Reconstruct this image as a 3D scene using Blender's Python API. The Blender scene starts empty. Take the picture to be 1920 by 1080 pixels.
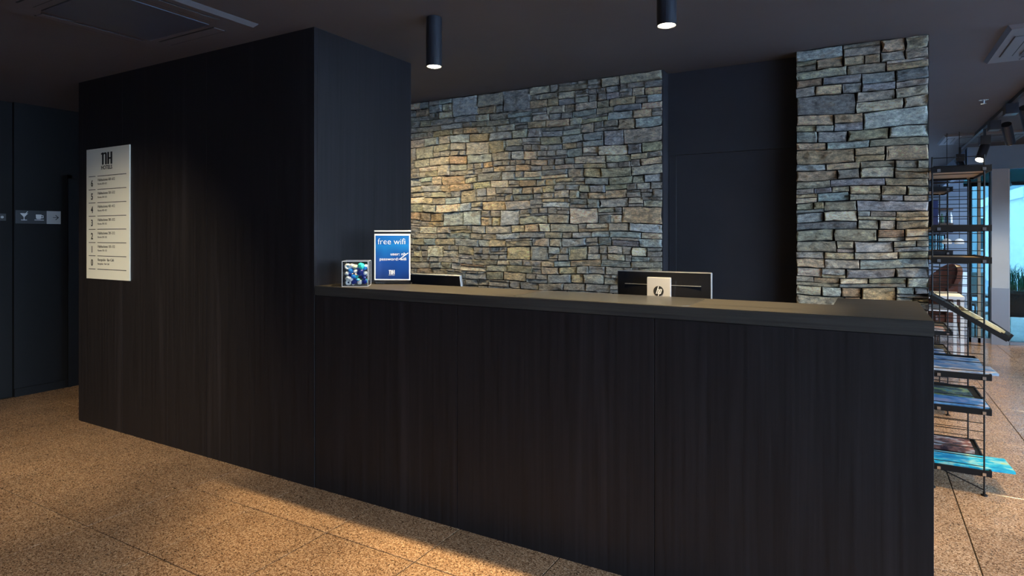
import bpy, bmesh, math, random
from mathutils import Vector, Matrix
random.seed(7)
PI = math.pi
C = bpy.context.scene.collection
SC = bpy.context.scene

# ------------------------------------------------------------------ camera
F, HZ, CAMH = 1154.0, 442.0, 1.40
cam_d = bpy.data.cameras.new('camera')
cam_d.sensor_width = 36.0
cam_d.lens = F / 1920 * 36
cam_d.shift_y = (HZ - 540) / 1920
cam_d.clip_end = 200
cam = bpy.data.objects.new('camera', cam_d)
C.objects.link(cam)
cam.location = (0, 0, CAMH)
cam.rotation_euler = (PI/2, 0, math.atan2(660, 1154))
SC.camera = cam

# ------------------------------------------------------------------ view, world, lights
SC.view_settings.view_transform = 'Standard'
SC.view_settings.look = 'None'
SC.view_settings.gamma = 1
SC.view_settings.use_curve_mapping = False
SC.view_settings.exposure = 0.0
SC.cycles.max_bounces = 8
SC.cycles.sample_clamp_indirect = 4
SC.cycles.use_denoising = True

W = bpy.data.worlds.new('world'); SC.world = W
W.use_nodes = True
nt = W.node_tree; nt.nodes.clear()
out = nt.nodes.new('ShaderNodeOutputWorld'); bg = nt.nodes.new('ShaderNodeBackground')
tc = nt.nodes.new('ShaderNodeTexCoord'); sep = nt.nodes.new('ShaderNodeSeparateXYZ')
rmp = nt.nodes.new('ShaderNodeValToRGB')
nt.links.new(tc.outputs['Generated'], sep.inputs[0])
nt.links.new(sep.outputs['Z'], rmp.inputs[0])
rmp.color_ramp.elements[0].color = (0.56, 0.76, 1.0, 1)
rmp.color_ramp.elements[1].color = (0.26, 0.45, 0.85, 1)
nt.links.new(rmp.outputs[0], bg.inputs[0]); nt.links.new(bg.outputs[0], out.inputs[0])
bg.inputs[1].default_value = 22.0

WARM = (1.0, 0.76, 0.41)
def light(name, kind, loc, energy, color=(1, 1, 1), rot=(0, 0, 0), **kw):
    d = bpy.data.lights.new(name, kind); d.energy = energy; d.color = color
    for k, v in kw.items(): setattr(d, k, v)
    o = bpy.data.objects.new(name, d); o.location = loc; o.rotation_euler = rot
    C.objects.link(o); return o
def aim(frm, to):
    return (Vector(to) - Vector(frm)).to_track_quat('-Z', 'Y').to_euler()

# daylight portals: they only guide the sky's own light in through the glazing
p = light('window_portal', 'AREA', (4.05, 1.6, 1.25), 1, rot=(0, PI/2, 0), shape='RECTANGLE', size=2.3, size_y=8.4)
p.data.cycles.is_portal = True
p = light('entrance_portal', 'AREA', (2.6, 10.15, 1.15), 1, rot=(-PI/2, 0, 0), shape='RECTANGLE', size=2.8, size_y=2.2)
p.data.cycles.is_portal = True

E_PEND, E_WASH, E_LOBBY, E_TRACK = 250, 88, 34, 110

# ------------------------------------------------------------------ materials
def newmat(name):
    m = bpy.data.materials.new(name); m.use_nodes = True
    b = m.node_tree.nodes['Principled BSDF']
    return m, m.node_tree, b
def simple(name, col, rough=.5, metal=0, spec=.5, **kw):
    m, n, b = newmat(name)
    b.inputs['Base Color'].default_value = (*col, 1); b.inputs['Roughness'].default_value = rough
    b.inputs['Metallic'].default_value = metal; b.inputs['Specular IOR Level'].default_value = spec
    return m
def emis(name, col, s):
    m, n, b = newmat(name)
    b.inputs['Base Color'].default_value = (*col, 1)
    b.inputs['Emission Color'].default_value = (*col, 1); b.inputs['Emission Strength'].default_value = s
    return m
def N(t, ty, **kw):
    n = t.nodes.new(ty)
    for k, v in kw.items(): n.inputs[k].default_value = v
    return n
def ramp(t, src, stops):
    r = t.nodes.new('ShaderNodeValToRGB'); t.links.new(src, r.inputs[0])
    e = r.color_ramp.elements
    while len(e) < len(stops): e.new(.5)
    for i, (p_, c_) in enumerate(stops):
        e[i].position = p_; e[i].color = (*c_, 1) if len(c_) == 3 else c_
    return r.outputs[0]
def coords(t, scale, kind='pos'):
    if kind == 'pos':
        g = t.nodes.new('ShaderNodeNewGeometry'); src = g.outputs['Position']
    else:
        g = t.nodes.new('ShaderNodeTexCoord'); src = g.outputs['Object']
    m = t.nodes.new('ShaderNodeMapping'); m.inputs['Scale'].default_value = scale
    t.links.new(src, m.inputs[0]); return m.outputs[0]
def noise(t, vec, scale, detail=4, rough=.6):
    n = N(t, 'ShaderNodeTexNoise', Scale=scale, Detail=detail, Roughness=rough)
    t.links.new(vec, n.inputs['Vector']); return n.outputs['Fac']
def bump(t, b, h, strength, dist):
    bn = N(t, 'ShaderNodeBump', Strength=strength, Distance=dist)
    t.links.new(h, bn.inputs['Height']); t.links.new(bn.outputs[0], b.inputs['Normal'])
def mixc(t, fac, a, b_, mode='MIX'):
    m = t.nodes.new('ShaderNodeMix'); m.data_type = 'RGBA'; m.blend_type = mode
    for sock, v in ((m.inputs[0], fac), (m.inputs[6], a), (m.inputs[7], b_)):
        if hasattr(v, 'links'): t.links.new(v, sock)
        elif isinstance(v, (int, float)): sock.default_value = v
        else: sock.default_value = (*v, 1)
    return m.outputs[2]

def wood_black(name, scale, c0, c1, stain=True):
    m, t, b = newmat(name)
    v = coords(t, scale)
    g = noise(t, v, 1.0, 6, .65)
    col = ramp(t, g, [(.3, c0), (.75, c1)])
    if stain:
        s = tuple(min(x, 30) * .35 for x in scale)
        v2 = coords(t, s)
        st = noise(t, v2, 1.0, 3, .5)
        f = ramp(t, st, [(.60, (0, 0, 0)), (.85, (.55, .55, .55))])
        col = mixc(t, f, col, tuple(x * 2.2 for x in c1))
    t.links.new(col, b.inputs['Base Color'])
    t.links.new(ramp(t, g, [(.2, (.42, .42, .42)), (.8, (.62, .62, .62))]), b.inputs['Roughness'])
    b.inputs['Specular IOR Level'].default_value = .22
    bump(t, b, g, .35, .002)
    return m
M = {}
M['wood_v'] = wood_black('black_stained_wood', (55, 55, 1.2), (.0100, .0084, .0088), (.0205, .0173, .0187))
M['wood_h'] = wood_black('black_stained_wood_top', (1.6, 60, 60), (.022, .020, .018), (.062, .056, .048), False)

def granite(name):
    m, t, b = newmat(name)
    v = coords(t, (1, 1, 1))
    vo = N(t, 'ShaderNodeTexVoronoi', Scale=210.0); t.links.new(v, vo.inputs['Vector'])
    sepc = t.nodes.new('ShaderNodeSeparateColor'); t.links.new(vo.outputs['Color'], sepc.inputs[0])
    g = ramp(t, sepc.outputs[0], [(0.0, (.06, .036, .022)), (.16, (.21, .125, .07)), (.5, (.40, .25, .145)), (.85, (.56, .385, .24)), (1, (.70, .54, .37))])
    big = noise(t, v, 3.5, 3, .6)
    tint = ramp(t, big, [(.35, (.85, .80, .78)), (.65, (1.08, 1.0, .95))])
    col = mixc(t, 1.0, g, tint, 'MULTIPLY')
    oi = t.nodes.new('ShaderNodeObjectInfo')
    col = mixc(t, 1.0, col, ramp(t, oi.outputs['Random'], [(0, (.88, .87, .86)), (1, (1.08, 1.07, 1.05))]), 'MULTIPLY')
    t.links.new(col, b.inputs['Base Color'])
    fine = noise(t, v, 320, 2, .5)
    t.links.new(ramp(t, noise(t, v, 9, 3), [(.3, (.14, .14, .14)), (.7, (.26, .26, .26))]), b.inputs['Roughness'])
    bump(t, b, fine, .06, .001)
    return m
M['granite'] = granite('speckled_tan_granite')
M['joint'] = simple('dark_floor_joint', (.035, .022, .014), .9)

def paint(name, col, rough=.7, var=.12):
    m, t, b = newmat(name)
    n_ = noise(t, coords(t, (1, 1, 1)), 2.2, 4, .6)
    c = ramp(t, n_, [(.3, tuple(x*(1-var) for x in col)), (.7, tuple(x*(1+var) for x in col))])
    t.links.new(c, b.inputs['Base Color']); b.inputs['Roughness'].default_value = rough
    b.inputs['Specular IOR Level'].default_value = .25
    bump(t, b, noise(t, coords(t, (1, 1, 1)), 140, 2), .05, .001)
    return m
M['ceil'] = paint('dark_ceiling_paint', (.095, .085, .083), .75, .05)
M['wall'] = paint('near_black_wall_paint', (.034, .032, .036), .6)
M['wall_dark'] = paint('black_corridor_paint', (.009, .009, .0095), .6)
M['wall_mid'] = paint('grey_wall_paint', (.16, .18, .21), .7)
M['wall_blue'] = paint('pale_blue_plaster', (.30, .42, .55), .7, .05)
M['wall_light'] = paint('pale_grey_plaster', (.55, .58, .62), .7, .05)
M['mortar'] = simple('dark_stone_joint', (.020, .018, .016), .95)

def stone_mat():
    m, t, b = newmat('split_quartzite_stone')
    oi = t.nodes.new('ShaderNodeObjectInfo')
    v = coords(t, (1, 1, 2.0))
    n1 = noise(t, v, 26, 9, .72); n2 = noise(t, v, 11, 4, .65); n3 = noise(t, v, 150, 4, .75)
    lum = ramp(t, n1, [(.30, (.45, .45, .47)), (.46, (1.25, 1.25, 1.25)), (.58, (2.0, 1.98, 1.93)), (.70, (2.9, 2.85, 2.7))])
    col = mixc(t, 1.0, oi.outputs['Color'], lum, 'MULTIPLY')
    rf = ramp(t, n2, [(.54, (0, 0, 0)), (.70, (.6, .6, .6))])
    col = mixc(t, rf, col, (.33, .24, .145))
    sp = ramp(t, n3, [(.3, (.55, .55, .55)), (.7, (1.45, 1.45, 1.45))])
    col = mixc(t, .85, col, sp, 'MULTIPLY')
    t.links.new(col, b.inputs['Base Color'])
    b.inputs['Roughness'].default_value = .62; b.inputs['Specular IOR Level'].default_value = .5
    mx = t.nodes.new('ShaderNodeMath'); mx.operation = 'ADD'
    t.links.new(n1, mx.inputs[0])
    m2 = t.nodes.new('ShaderNodeMath'); m2.operation = 'MULTIPLY'; m2.inputs[1].default_value = .30
    t.links.new(n3, m2.inputs[0]); t.links.new(m2.outputs[0], mx.inputs[1])
    bump(t, b, mx.outputs[0], 1.0, .034)
    return m
M['stone'] = stone_mat()

M['black'] = simple('satin_black_metal', (.008, .0085, .010), .45, .0, .22)
M['lamp_black'] = simple('matt_black_lamp', (.020, .022, .028), .32)
M['wire'] = simple('black_wire', (.007, .0065, .0065), .5, 0, .2)
M['chrome'] = simple('bright_clip', (.75, .75, .75), .25, 1)
M['ply'] = simple('tan_plywood', (.42, .30, .17), .55)
M['silver'] = simple('silver_plastic', (.62, .60, .58), .32, .55)
M['plate'] = simple('pale_silver_plate', (.55, .53, .52), .45, .2)
M['screen_back'] = simple('glossy_black_plastic', (.010, .010, .012), .22)
M['white'] = simple('white_plastic', (.75, .75, .74), .45)
M['board'] = simple('cream_sign_board', (.86, .85, .73), .5)
M['ink'] = simple('black_print', (.012, .012, .012), .6)
M['ink_grey'] = simple('grey_print', (.09, .09, .08), .6)
M['sign_dark'] = simple('dark_grey_sign', (.055, .058, .062), .5)
M['sign_pale'] = simple('pale_grey_sign', (.52, .52, .50), .5)
M['white_ink'] = simple('white_print', (.85, .85, .85), .5)
M['ac'] = simple('grey_unit_plastic', (.105, .105, .115), .45)
M['ac_dark'] = simple('dark_unit_grille', (.045, .05, .065), .5)
M['ac_line'] = simple('black_gap', (.006, .006, .007), .8)
M['lens'] = emis('lit_lens', (1.0, .86, .60), 14)
M['navy'] = simple('navy_cloth', (.010, .018, .085), .6)
M['desk'] = simple('dark_desk_laminate', (.05, .045, .04), .4)
M['brown'] = simple('brown_leather', (.12, .045, .03), .25)
M['darkwood'] = simple('dark_brown_wood', (.07, .035, .02), .45)
M['teal'] = simple('teal_awning_fabric', (.05, .38, .42), .7)
M['grass'] = simple('fresh_green_blade', (.12, .52, .30), .6)
M['leaf'] = simple('dark_leaf', (.03, .10, .04), .5)
M['pave'] = paint('pale_blue_paving', (.42, .50, .56), .6, .15)
M['bld'] = paint('blue_grey_render', (.30, .40, .45), .8, .1)
M['bld_white'] = paint('white_render', (.8, .82, .82), .7, .04)
M['dglass'] = simple('dark_window_glass', (.03, .08, .10), .1)
M['steel'] = simple('brushed_steel', (.42, .45, .50), .35, .7)
M['beige_post'] = simple('beige_post_paint', (.45, .40, .30), .5)

def glass(name, tint=(.9, .97, .98), gloss=.08, rough=.02):
    m = bpy.data.materials.new(name); m.use_nodes = True
    t = m.node_tree; t.nodes.clear()
    o = t.nodes.new('ShaderNodeOutputMaterial'); mx = t.nodes.new('ShaderNodeMixShader')
    tr = N(t, 'ShaderNodeBsdfTransparent', Color=(*tint, 1)); gl = N(t, 'ShaderNodeBsdfGlossy', Roughness=rough)
    fr = N(t, 'ShaderNodeLayerWeight', Blend=.25)
    r = t.nodes.new('ShaderNodeMapRange'); r.inputs['To Min'].default_value = gloss; r.inputs['To Max'].default_value = .75
    t.links.new(fr.outputs['Fresnel'], r.inputs['Value'])
    t.links.new(r.outputs[0], mx.inputs[0]); t.links.new(tr.outputs[0], mx.inputs[1]); t.links.new(gl.outputs[0], mx.inputs[2])
    t.links.new(mx.outputs[0], o.inputs[0]); return m
M['glass'] = glass('tinted_window_glass', (.27, .37, .37), .04)
M['clear'] = glass('clear_acrylic', (.985, .99, .99), .03)
M['mat_pad'] = glass('clear_desk_pad', (.98, .98, .97), .12, .22)

def poster_mat():
    m, t, b = newmat('blue_poster_print')
    tc_ = t.nodes.new('ShaderNodeTexCoord'); s = t.nodes.new('ShaderNodeSeparateXYZ')
    t.links.new(tc_.outputs['Generated'], s.inputs[0])
    n_ = noise(t, tc_.outputs['Generated'], 2.4, 1, .4)
    a = t.nodes.new('ShaderNodeMath'); a.operation = 'ADD'
    q = t.nodes.new('ShaderNodeMath'); q.operation = 'MULTIPLY'; q.inputs[1].default_value = .35
    t.links.new(n_, q.inputs[0]); t.links.new(s.outputs['Z'], a.inputs[0]); t.links.new(q.outputs[0], a.inputs[1])
    c = ramp(t, a.outputs[0], [(.15, (.004, .026, .15)), (.6, (.006, .055, .27)), (.95, (.010, .17, .50)), (1.0, (.01, .12, .42))])
    t.links.new(c, b.inputs['Base Color']); b.inputs['Roughness'].default_value = .35
    return m
M['poster'] = poster_mat()
def cover(name, stops, seed, rough=.25):
    m, t, b = newmat(name)
    g = t.nodes.new('ShaderNodeTexCoord'); mp = t.nodes.new('ShaderNodeMapping')
    mp.inputs['Location'].default_value = (seed*3.1, seed*1.7, 0); mp.inputs['Scale'].default_value = (9, 14, 9)
    t.links.new(g.outputs['Object'], mp.inputs[0])
    n_ = noise(t, mp.outputs[0], 1.0, 3, .6)
    t.links.new(ramp(t, n_, stops), b.inputs['Base Color']); b.inputs['Roughness'].default_value = rough
    return m
M['cov_blue'] = cover('blue_white_cover', [(.33, (.06, .16, .34)), (.46, (.20, .36, .58)), (.55, (.55, .60, .68)), (.68, (.35, .18, .16))], 1)
M['cov_pale'] = cover('pale_pink_blue_cover', [(.35, (.15, .32, .55)), (.5, (.48, .52, .62)), (.6, (.62, .50, .48)), (.7, (.10, .12, .2))], 2)
M['cov_green'] = cover('dark_green_cover', [(.36, (.02, .045, .05)), (.5, (.06, .12, .11)), (.58, (.28, .33, .10)), (.68, (.05, .25, .32))], 3)
M['cov_sky'] = cover('sky_blue_cover', [(.35, (.05, .16, .40)), (.5, (.14, .34, .62)), (.62, (.45, .45, .62))], 4)
M['cov_red'] = cover('red_brown_cover', [(.36, (.05, .03, .035)), (.48, (.28, .12, .09)), (.56, (.50, .45, .42)), (.68, (.16, .05, .04))], 5)
M['cov_cyan'] = cover('cyan_cover', [(.38, (.01, .30, .55)), (.5, (.03, .50, .68)), (.6, (.35, .70, .62)), (.7, (.62, .62, .12))], 6)
M['cov_cream'] = cover('cream_cover', [(.4, (.42, .36, .20)), (.55, (.58, .52, .34)), (.68, (.30, .22, .10))], 7)
M['cov_orange'] = cover('orange_white_cover', [(.4, (.55, .16, .05)), (.5, (.65, .55, .48)), (.65, (.15, .1, .12))], 8)
M['pages'] = simple('paper_edges', (.55, .53, .48), .8)

# ------------------------------------------------------------------ mesh helpers
def bx(bm, x0, x1, y0, y1, z0, z1, bevel=0, mi=0):
    r = bmesh.ops.create_cube(bm, size=1)
    vs = r['verts']
    for v in vs:
        v.co = Vector(((x0+x1)/2 + v.co.x*(x1-x0), (y0+y1)/2 + v.co.y*(y1-y0), (z0+z1)/2 + v.co.z*(z1-z0)))
    fs = {f for v in vs for f in v.link_faces}
    for f in fs: f.material_index = mi
    if bevel:
        es = list({e for v in vs for e in v.link_edges})
        bmesh.ops.bevel(bm, geom=es, offset=bevel, segments=2, affect='EDGES', profile=.6)
    return vs
def cyl(bm, p0, p1, r, seg=12, r2=None, caps=True):
    p0, p1 = Vector(p0), Vector(p1); d = p1-p0
    res = bmesh.ops.create_cone(bm, cap_ends=caps, segments=seg, radius1=r, radius2=r if r2 is None else r2, depth=d.length)
    mt = Matrix.Translation((p0+p1)/2) @ d.to_track_quat('Z', 'Y').to_matrix().to_4x4()
    bmesh.ops.transform(bm, matrix=mt, verts=res['verts']); return res['verts']
def lathe(bm, prof, seg=20, center=(0, 0)):
    rings = []
    for r, z in prof:
        rings.append([bm.verts.new((center[0]+r*math.cos(2*PI*k/seg), center[1]+r*math.sin(2*PI*k/seg), z)) for k in range(seg)])
    for a, b in zip(rings, rings[1:]):
        for k in range(seg): bm.faces.new((a[k], a[(k+1) % seg], b[(k+1) % seg], b[k]))
    bm.faces.new(rings[0][::-1]); bm.faces.new(rings[-1])
def prism(bm, pts, d, plane='xz', off=0.0):
    def co(a, b, w): return (a, w, b) if plane == 'xz' else ((a, b, w) if plane == 'xy' else (w, a, b))
    f = [bm.verts.new(co(a, b, off)) for a, b in pts]; g = [bm.verts.new(co(a, b, off+d)) for a, b in pts]
    bm.faces.new(f); bm.faces.new(g[::-1])
    n = len(pts)
    for i in range(n): bm.faces.new((f[i], g[i], g[(i+1) % n], f[(i+1) % n]))
def obj(name, bm, mat, parent=None, loc=None, smooth=False):
    bmesh.ops.recalc_face_normals(bm, faces=bm.faces)
    me = bpy.data.meshes.new(name); bm.to_mesh(me); bm.free()
    for m in (mat if isinstance(mat, (list, tuple)) else [mat]): me.materials.append(M[m] if isinstance(m, str) else m)
    if smooth:
        for p_ in me.polygons: p_.use_smooth = True
    o = bpy.data.objects.new(name, me); C.objects.link(o)
    if parent: o.parent = parent
    if loc: o.location = loc
    return o
def share(name, me, parent=None, loc=(0, 0, 0), rot=(0, 0, 0)):
    o = bpy.data.objects.new(name, me); C.objects.link(o); o.parent = parent
    o.location = loc; o.rotation_euler = rot; return o
def box(name, b, mat, parent=None, bevel=0):
    bm = bmesh.new(); bx(bm, *b, bevel=bevel); return obj(name, bm, mat, parent)
def tag(o, label=None, cat=None, group=None, kind=None):
    if label: o['label'] = label
    if cat: o['category'] = cat
    if group: o['group'] = group
    if kind: o['kind'] = kind
    return o
def thing(name, label, cat, loc=(0, 0, 0), rz=0, group=None):
    o = bpy.data.objects.new(name, None); o.empty_display_size = .1; C.objects.link(o)
    o.location = loc; o.rotation_euler = (0, 0, rz)
    return tag(o, label, cat, group)
def struct(name, b, mat, parent=None, label=None):
    o = box(name, b, mat, parent)
    if not parent: o['kind'] = 'structure'
    if label: o['label'] = label
    return o
def copy_tree(o, parent=None):
    c = o.copy(); C.objects.link(c); c.parent = parent
    for ch in list(o.children): copy_tree(ch, c)
    return c
def text(name, body, size, mat, parent, loc, rot=(PI/2, 0, 0), align='LEFT', sx=1.0, bold=0.0, ext=.0004, width=None):
    cu = bpy.data.curves.new('txt', 'FONT'); cu.body = body; cu.size = size; cu.align_x = align; cu.align_y = 'CENTER'
    cu.offset = bold; cu.extrude = ext; cu.resolution_u = 3
    o = bpy.data.objects.new('txt', cu); C.objects.link(o)
    dg = bpy.context.evaluated_depsgraph_get()
    me = bpy.data.meshes.new_from_object(o.evaluated_get(dg))
    bpy.data.objects.remove(o); bpy.data.curves.remove(cu)
    if width:
        xs = [v.co.x for v in me.vertices]; sx = width / (max(xs)-min(xs))
    for v in me.vertices: v.co.x *= sx
    me.name = name; me.materials.clear(); me.materials.append(M[mat])
    r = bpy.data.objects.new(name, me); C.objects.link(r); r.parent = parent; r.location = loc; r.rotation_euler = rot
    return r
def hotel_logo(name, w, h, mat, parent, loc, rot=(0, 0, 0), d=-.0008):
    """the tall n-and-H monogram, drawn in the xz plane, centred on loc"""
    bm = bmesh.new()
    def P(pts): prism(bm, [((a-.5)*w, (b-.5)*h) for a, b in pts], d)
    P([(0, .93), (.03, .82), (.10, .86), (.10, 0), (.24, 0), (.24, 1.0), (.12, 1.0)])     # n: left stem with flag
    P([(.24, .80), (.24, .92), (.32, 1.0), (.44, 1.0), (.52, .90), (.52, 0), (.38, 0), (.38, .80), (.34, .87), (.28, .86)])
    P([(.58, 0), (.72, 0), (.72, 1), (.58, 1)]); P([(.86, 0), (1, 0), (1, 1), (.86, 1)]); P([(.72, .42), (.86, .42), (.86, .56), (.72, .56)])
    o = obj(name, bm, mat, parent); o.location = loc; o.rotation_euler = rot; return o

# ================================================================== THE SHELL
CZ = 2.56
YF = 2.42                 # front plane of counter and block
XL = -6.4                 # left wall
T = .525
# floor: slab (joint colour) and granite tiles
fl = struct('floor', (-6.6, 4.2, -4.6, 14.2, -.12, -.004), 'joint')
g = .0027
tm = bmesh.new(); bx(tm, g, T-g, g, T-g, -.02, 0)
es = [e for e in tm.edges if all(v.co.z > -.001 for v in e.verts)]
bmesh.ops.bevel(tm, geom=es, offset=.0012, segments=1, affect='EDGES')
bmesh.ops.recalc_face_normals(tm, faces=tm.faces)
tile_me = bpy.data.meshes.new('tile'); tm.to_mesh(tile_me); tm.free(); tile_me.materials.append(M['granite'])
far = bmesh.new()
x_0, y_0 = .425 - 13*T, 1.56 - 11*T
shown = 0
for i in range(21):
    for j in range(34):
        x, y = x_0 + i*T, y_0 + j*T
        if x + T < XL or x > 4.1 or y > 14.1 or y + T < -4.5: continue
        fx, fy = x + T/2, y + T/2
        lobby = fy < 2.7 and fy > .5 and -1.45*fy - 2.9 < fx < .9*fy and fx < 1.6
        lounge = 2.0 < fy < 12 and .0 < fx < .24*fy + .35
        corridor = fx < -4.9 and 1.0 < fy < 4.5
        if lobby or lounge or corridor:
            share('tile', tile_me, fl, (x, y, random.uniform(-.0004, 0))); shown += 1
        else:
            bx(far, x+g, x+T-g, y+g, y+T-g, -.004, 0)
tag(obj('tile_field', far, 'granite', fl), kind='stuff')
print('tiles', shown)

struct('ceiling', (-6.6, 4.2, -4.6, 14.2, CZ, CZ+.15), 'ceil')
wl = struct('wall_left', (XL-.2, XL, 2.49, 9, 0, CZ), 'wall_dark')
struct('trim_1', (XL-.2, XL-.035, -4.6, 2.49, 0, CZ), 'wall_dark')
struct('wall_front', (-6.6, 4.2, -4.7, -4.5, 0, CZ), 'wall_mid')
struct('wall_corridor', (-6.6, -5.0, 9, 9.2, 0, CZ), 'wall')
# corridor door in the left wall
d2 = struct('door_2', (XL-.01, XL+.012, 2.93, 3.78, .0, 1.93), 'wall_dark')
box('door_frame', (XL, XL+.022, 2.90, 2.93, 0, 1.96), 'wall_dark', d2); box('door_frame', (XL, XL+.022, 3.78, 3.81, 0, 1.96), 'wall_dark', d2)
box('door_frame', (XL, XL+.022, 2.90, 3.81, 1.93, 1.96), 'wall_dark', d2)
struct('baseboard_left', (XL, XL+.012, 2.49, 2.90, 0, .07), 'wall_dark')

# back wall behind the counter: bare masonry, then its stones
def hfun(x, z): return max(0, min(1, (CZ-z)/.35))*(.007*math.sin(3.1*x + 5*z) + .005*math.sin(9.3*x - 7*z + 1))
PAL = [((.44, .35, .24), 20), ((.30, .31, .32), 16), ((.37, .345, .30), 26), ((.34, .25, .175), 5), ((.55, .49, .40), 14), ((.33, .30, .23), 18), ((.20, .205, .21), 8), ((.36, .40, .42), 12)]
def pick():
    c = random.choices([p_[0] for p_ in PAL], [p_[1] for p_ in PAL])[0]
    k = random.uniform(.82, 1.18)
    return tuple(x*k*q*random.uniform(.95, 1.05) for x, q in zip(c, (1.17, 1.13, 1.0)))
def layout(x0, x1, z0, z1, smin, smax):
    out_ = []
    def seg(a, b, za, zb, lo, hi):
        x = a
        while x < b - 1e-6:
            h = zb - za; L = max(random.uniform(lo, hi), min(1.5*h, b-x))
            if b - x - L < max(lo*.8, 1.1*h): L = b - x
            if h > .088 and random.random() < .78:
                f = random.uniform(.35, .65); zm = za + h*f
                seg(x, x+L, za, zm, lo*.8, max(lo, L*random.uniform(.5, 1.0))); seg(x, x+L, zm, zb, lo*.8, max(lo, L*random.uniform(.5, 1.0)))
            elif h > .05 and random.random() < .22:
                zm = za + h*random.choice((.32, .4, .6, .68))
                out_.append((x, x+L, za, zm)); seg(x, x+L, zm, zb, lo*.6, L*1.01)
            else:
                out_.append((x, x+L, za, zb))
            x += L
    z = z0
    while z < z1 - 1e-6:
        h = random.choice((.045, .055, .062, .07, .09, .105, .12))
        if z1 - z - h < .045: h = z1 - z
        seg(x0, x1, z, z+h, smin, smax); z += h
    return out_
def stone_bm(bm, x0, x1, z0, z1, yb, cx, cz, cy):
    """a split-faced stone: jittered outline, chipped arris, uneven face"""
    j = min(.009, (z1-z0)*.12, (x1-x0)*.08); gp = .0009
    W_, H_ = x1-x0, z1-z0
    nx, nz = max(2, min(6, int(W_/.04))), (2 if H_ > .055 else 1)
    pts = []
    for k in range(nx): pts.append((k/nx, 0))
    for k in range(nz): pts.append((1, k/nz))
    for k in range(nx): pts.append((1-k/nx, 1))
    for k in range(nz): pts.append((0, 1-k/nz))
    tilt_a, tilt_b = random.uniform(-.012, .012), random.uniform(-.010, .010)
    pr = random.uniform(.012, .028)
    rng = []
    for (a, b) in pts:
        jx = random.uniform(0, j); jz = random.uniform(0, j)*.75
        X = x0 + gp + a*(W_-2*gp) + (jx if a < .01 else -jx if a > .99 else random.uniform(-j, j)*.5)
        Z = z0 + gp + b*(H_-2*gp) + (jz if b < .01 else -jz if b > .99 else random.uniform(-j, j)*.4)
        rng.append((X, Z + hfun(X, (z0 if b < .5 else z1))))
    mx_, mz_ = (x0+x1)/2, (z0+z1)/2 + hfun((x0+x1)/2, (z0+z1)/2)
    ins = min(.006, H_*.10)
    def V(X, Z, y): return bm.verts.new((X-cx, y-cy, Z-cz))
    def face_y(X, Z): return yb - pr - tilt_a*(X-mx_)/max(W_, .05)*2 - tilt_b*(Z-mz_)/H_*2 + random.uniform(-.003, .003)
    r0 = [V(X, Z, yb+.025) for X, Z in rng]
    r1 = [V(X, Z, yb-pr*.72+random.uniform(-.003, .003)) for X, Z in rng]
    r2 = []
    for X, Z in rng:
        dx, dz = mx_-X, mz_-Z
        X2 = X + (ins if dx > 0 else -ins)*min(1, abs(dx)/(W_*.35)); Z2 = Z + (ins if dz > 0 else -ins)*min(1, abs(dz)/(H_*.35))*random.uniform(.5, 1.1)
        r2.append(V(X2, Z2, face_y(X2, Z2)))
    n = len(rng)
    for A, B in ((r0, r1), (r1, r2)):
        for k in range(n): bm.faces.new((A[k], A[(k+1) % n], B[(k+1) % n], B[k]))
    # inner row of uneven points along the middle, so the face is not flat
    mids = [V(x0 + (k+.5)/nx*W_, mz_ + random.uniform(-.2, .2)*H_, face_y(x0+(k+.5)/nx*W_, mz_) - random.uniform(-.004, .007)) for k in range(nx)]
    for k in range(nx):
        bm.faces.new((r2[k], r2[k+1], mids[k]))
        t0 = nx + nz + (nx-1-k)
        bm.faces.new((r2[t0], r2[t0+1 if t0+1 < n else 0], mids[k]))
        if k < nx-1:
            bm.faces.new((r2[k+1], mids[k+1], mids[k])); bm.faces.new((r2[t0], mids[k], mids[k+1]))
    for k in range(nz):
        bm.faces.new((r2[nx+k], r2[nx+k+1], mids[-1]))
        q = 2*nx + nz + k
        bm.faces.new((r2[q], r2[(q+1) % n], mids[0]))
def stones(parent, x0, x1, z0, z1, yb, vis, smin, smax, limit=300):
    L = layout(x0, x1, z0, z1, smin, smax)
    v = [s for s in L if vis(s)]; v.sort(key=lambda s: -(s[1]-s[0])*(s[3]-s[2]))
    keep = set(v[:limit]); rest = bmesh.new()
    for s in L:
        if s in keep:
            bm = bmesh.new(); cx, cz = (s[0]+s[1])/2, (s[2]+s[3])/2
            stone_bm(bm, *s, yb, cx, cz, yb)
            o = obj('stone', bm, 'stone', parent); o.location = (cx, yb, cz); o.color = (*pick(), 1)
        else: stone_bm(rest, *s, yb, 0, 0, 0)
    o = tag(obj('small_stones', rest, 'stone', parent), kind='stuff'); o.color = (.33, .30, .25, 1)
    print('stones', len(L), len(v))
wb = struct('wall_back', (-5.17, -1.222, 4.275, 4.9, 0, CZ), 'mortar')
stones(wb, -3.75, -1.224, .62, CZ, 4.272, lambda s: s[1] > -3.36 and s[3] > 1.06, .075, .25)
wp = struct('wall_pillar', (-.372, .325, 4.275, 4.9, 0, CZ), 'mortar')
stones(wp, -.372, .324, .62, CZ, 4.272, lambda s: s[3] > .9, .12, .36)
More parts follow.
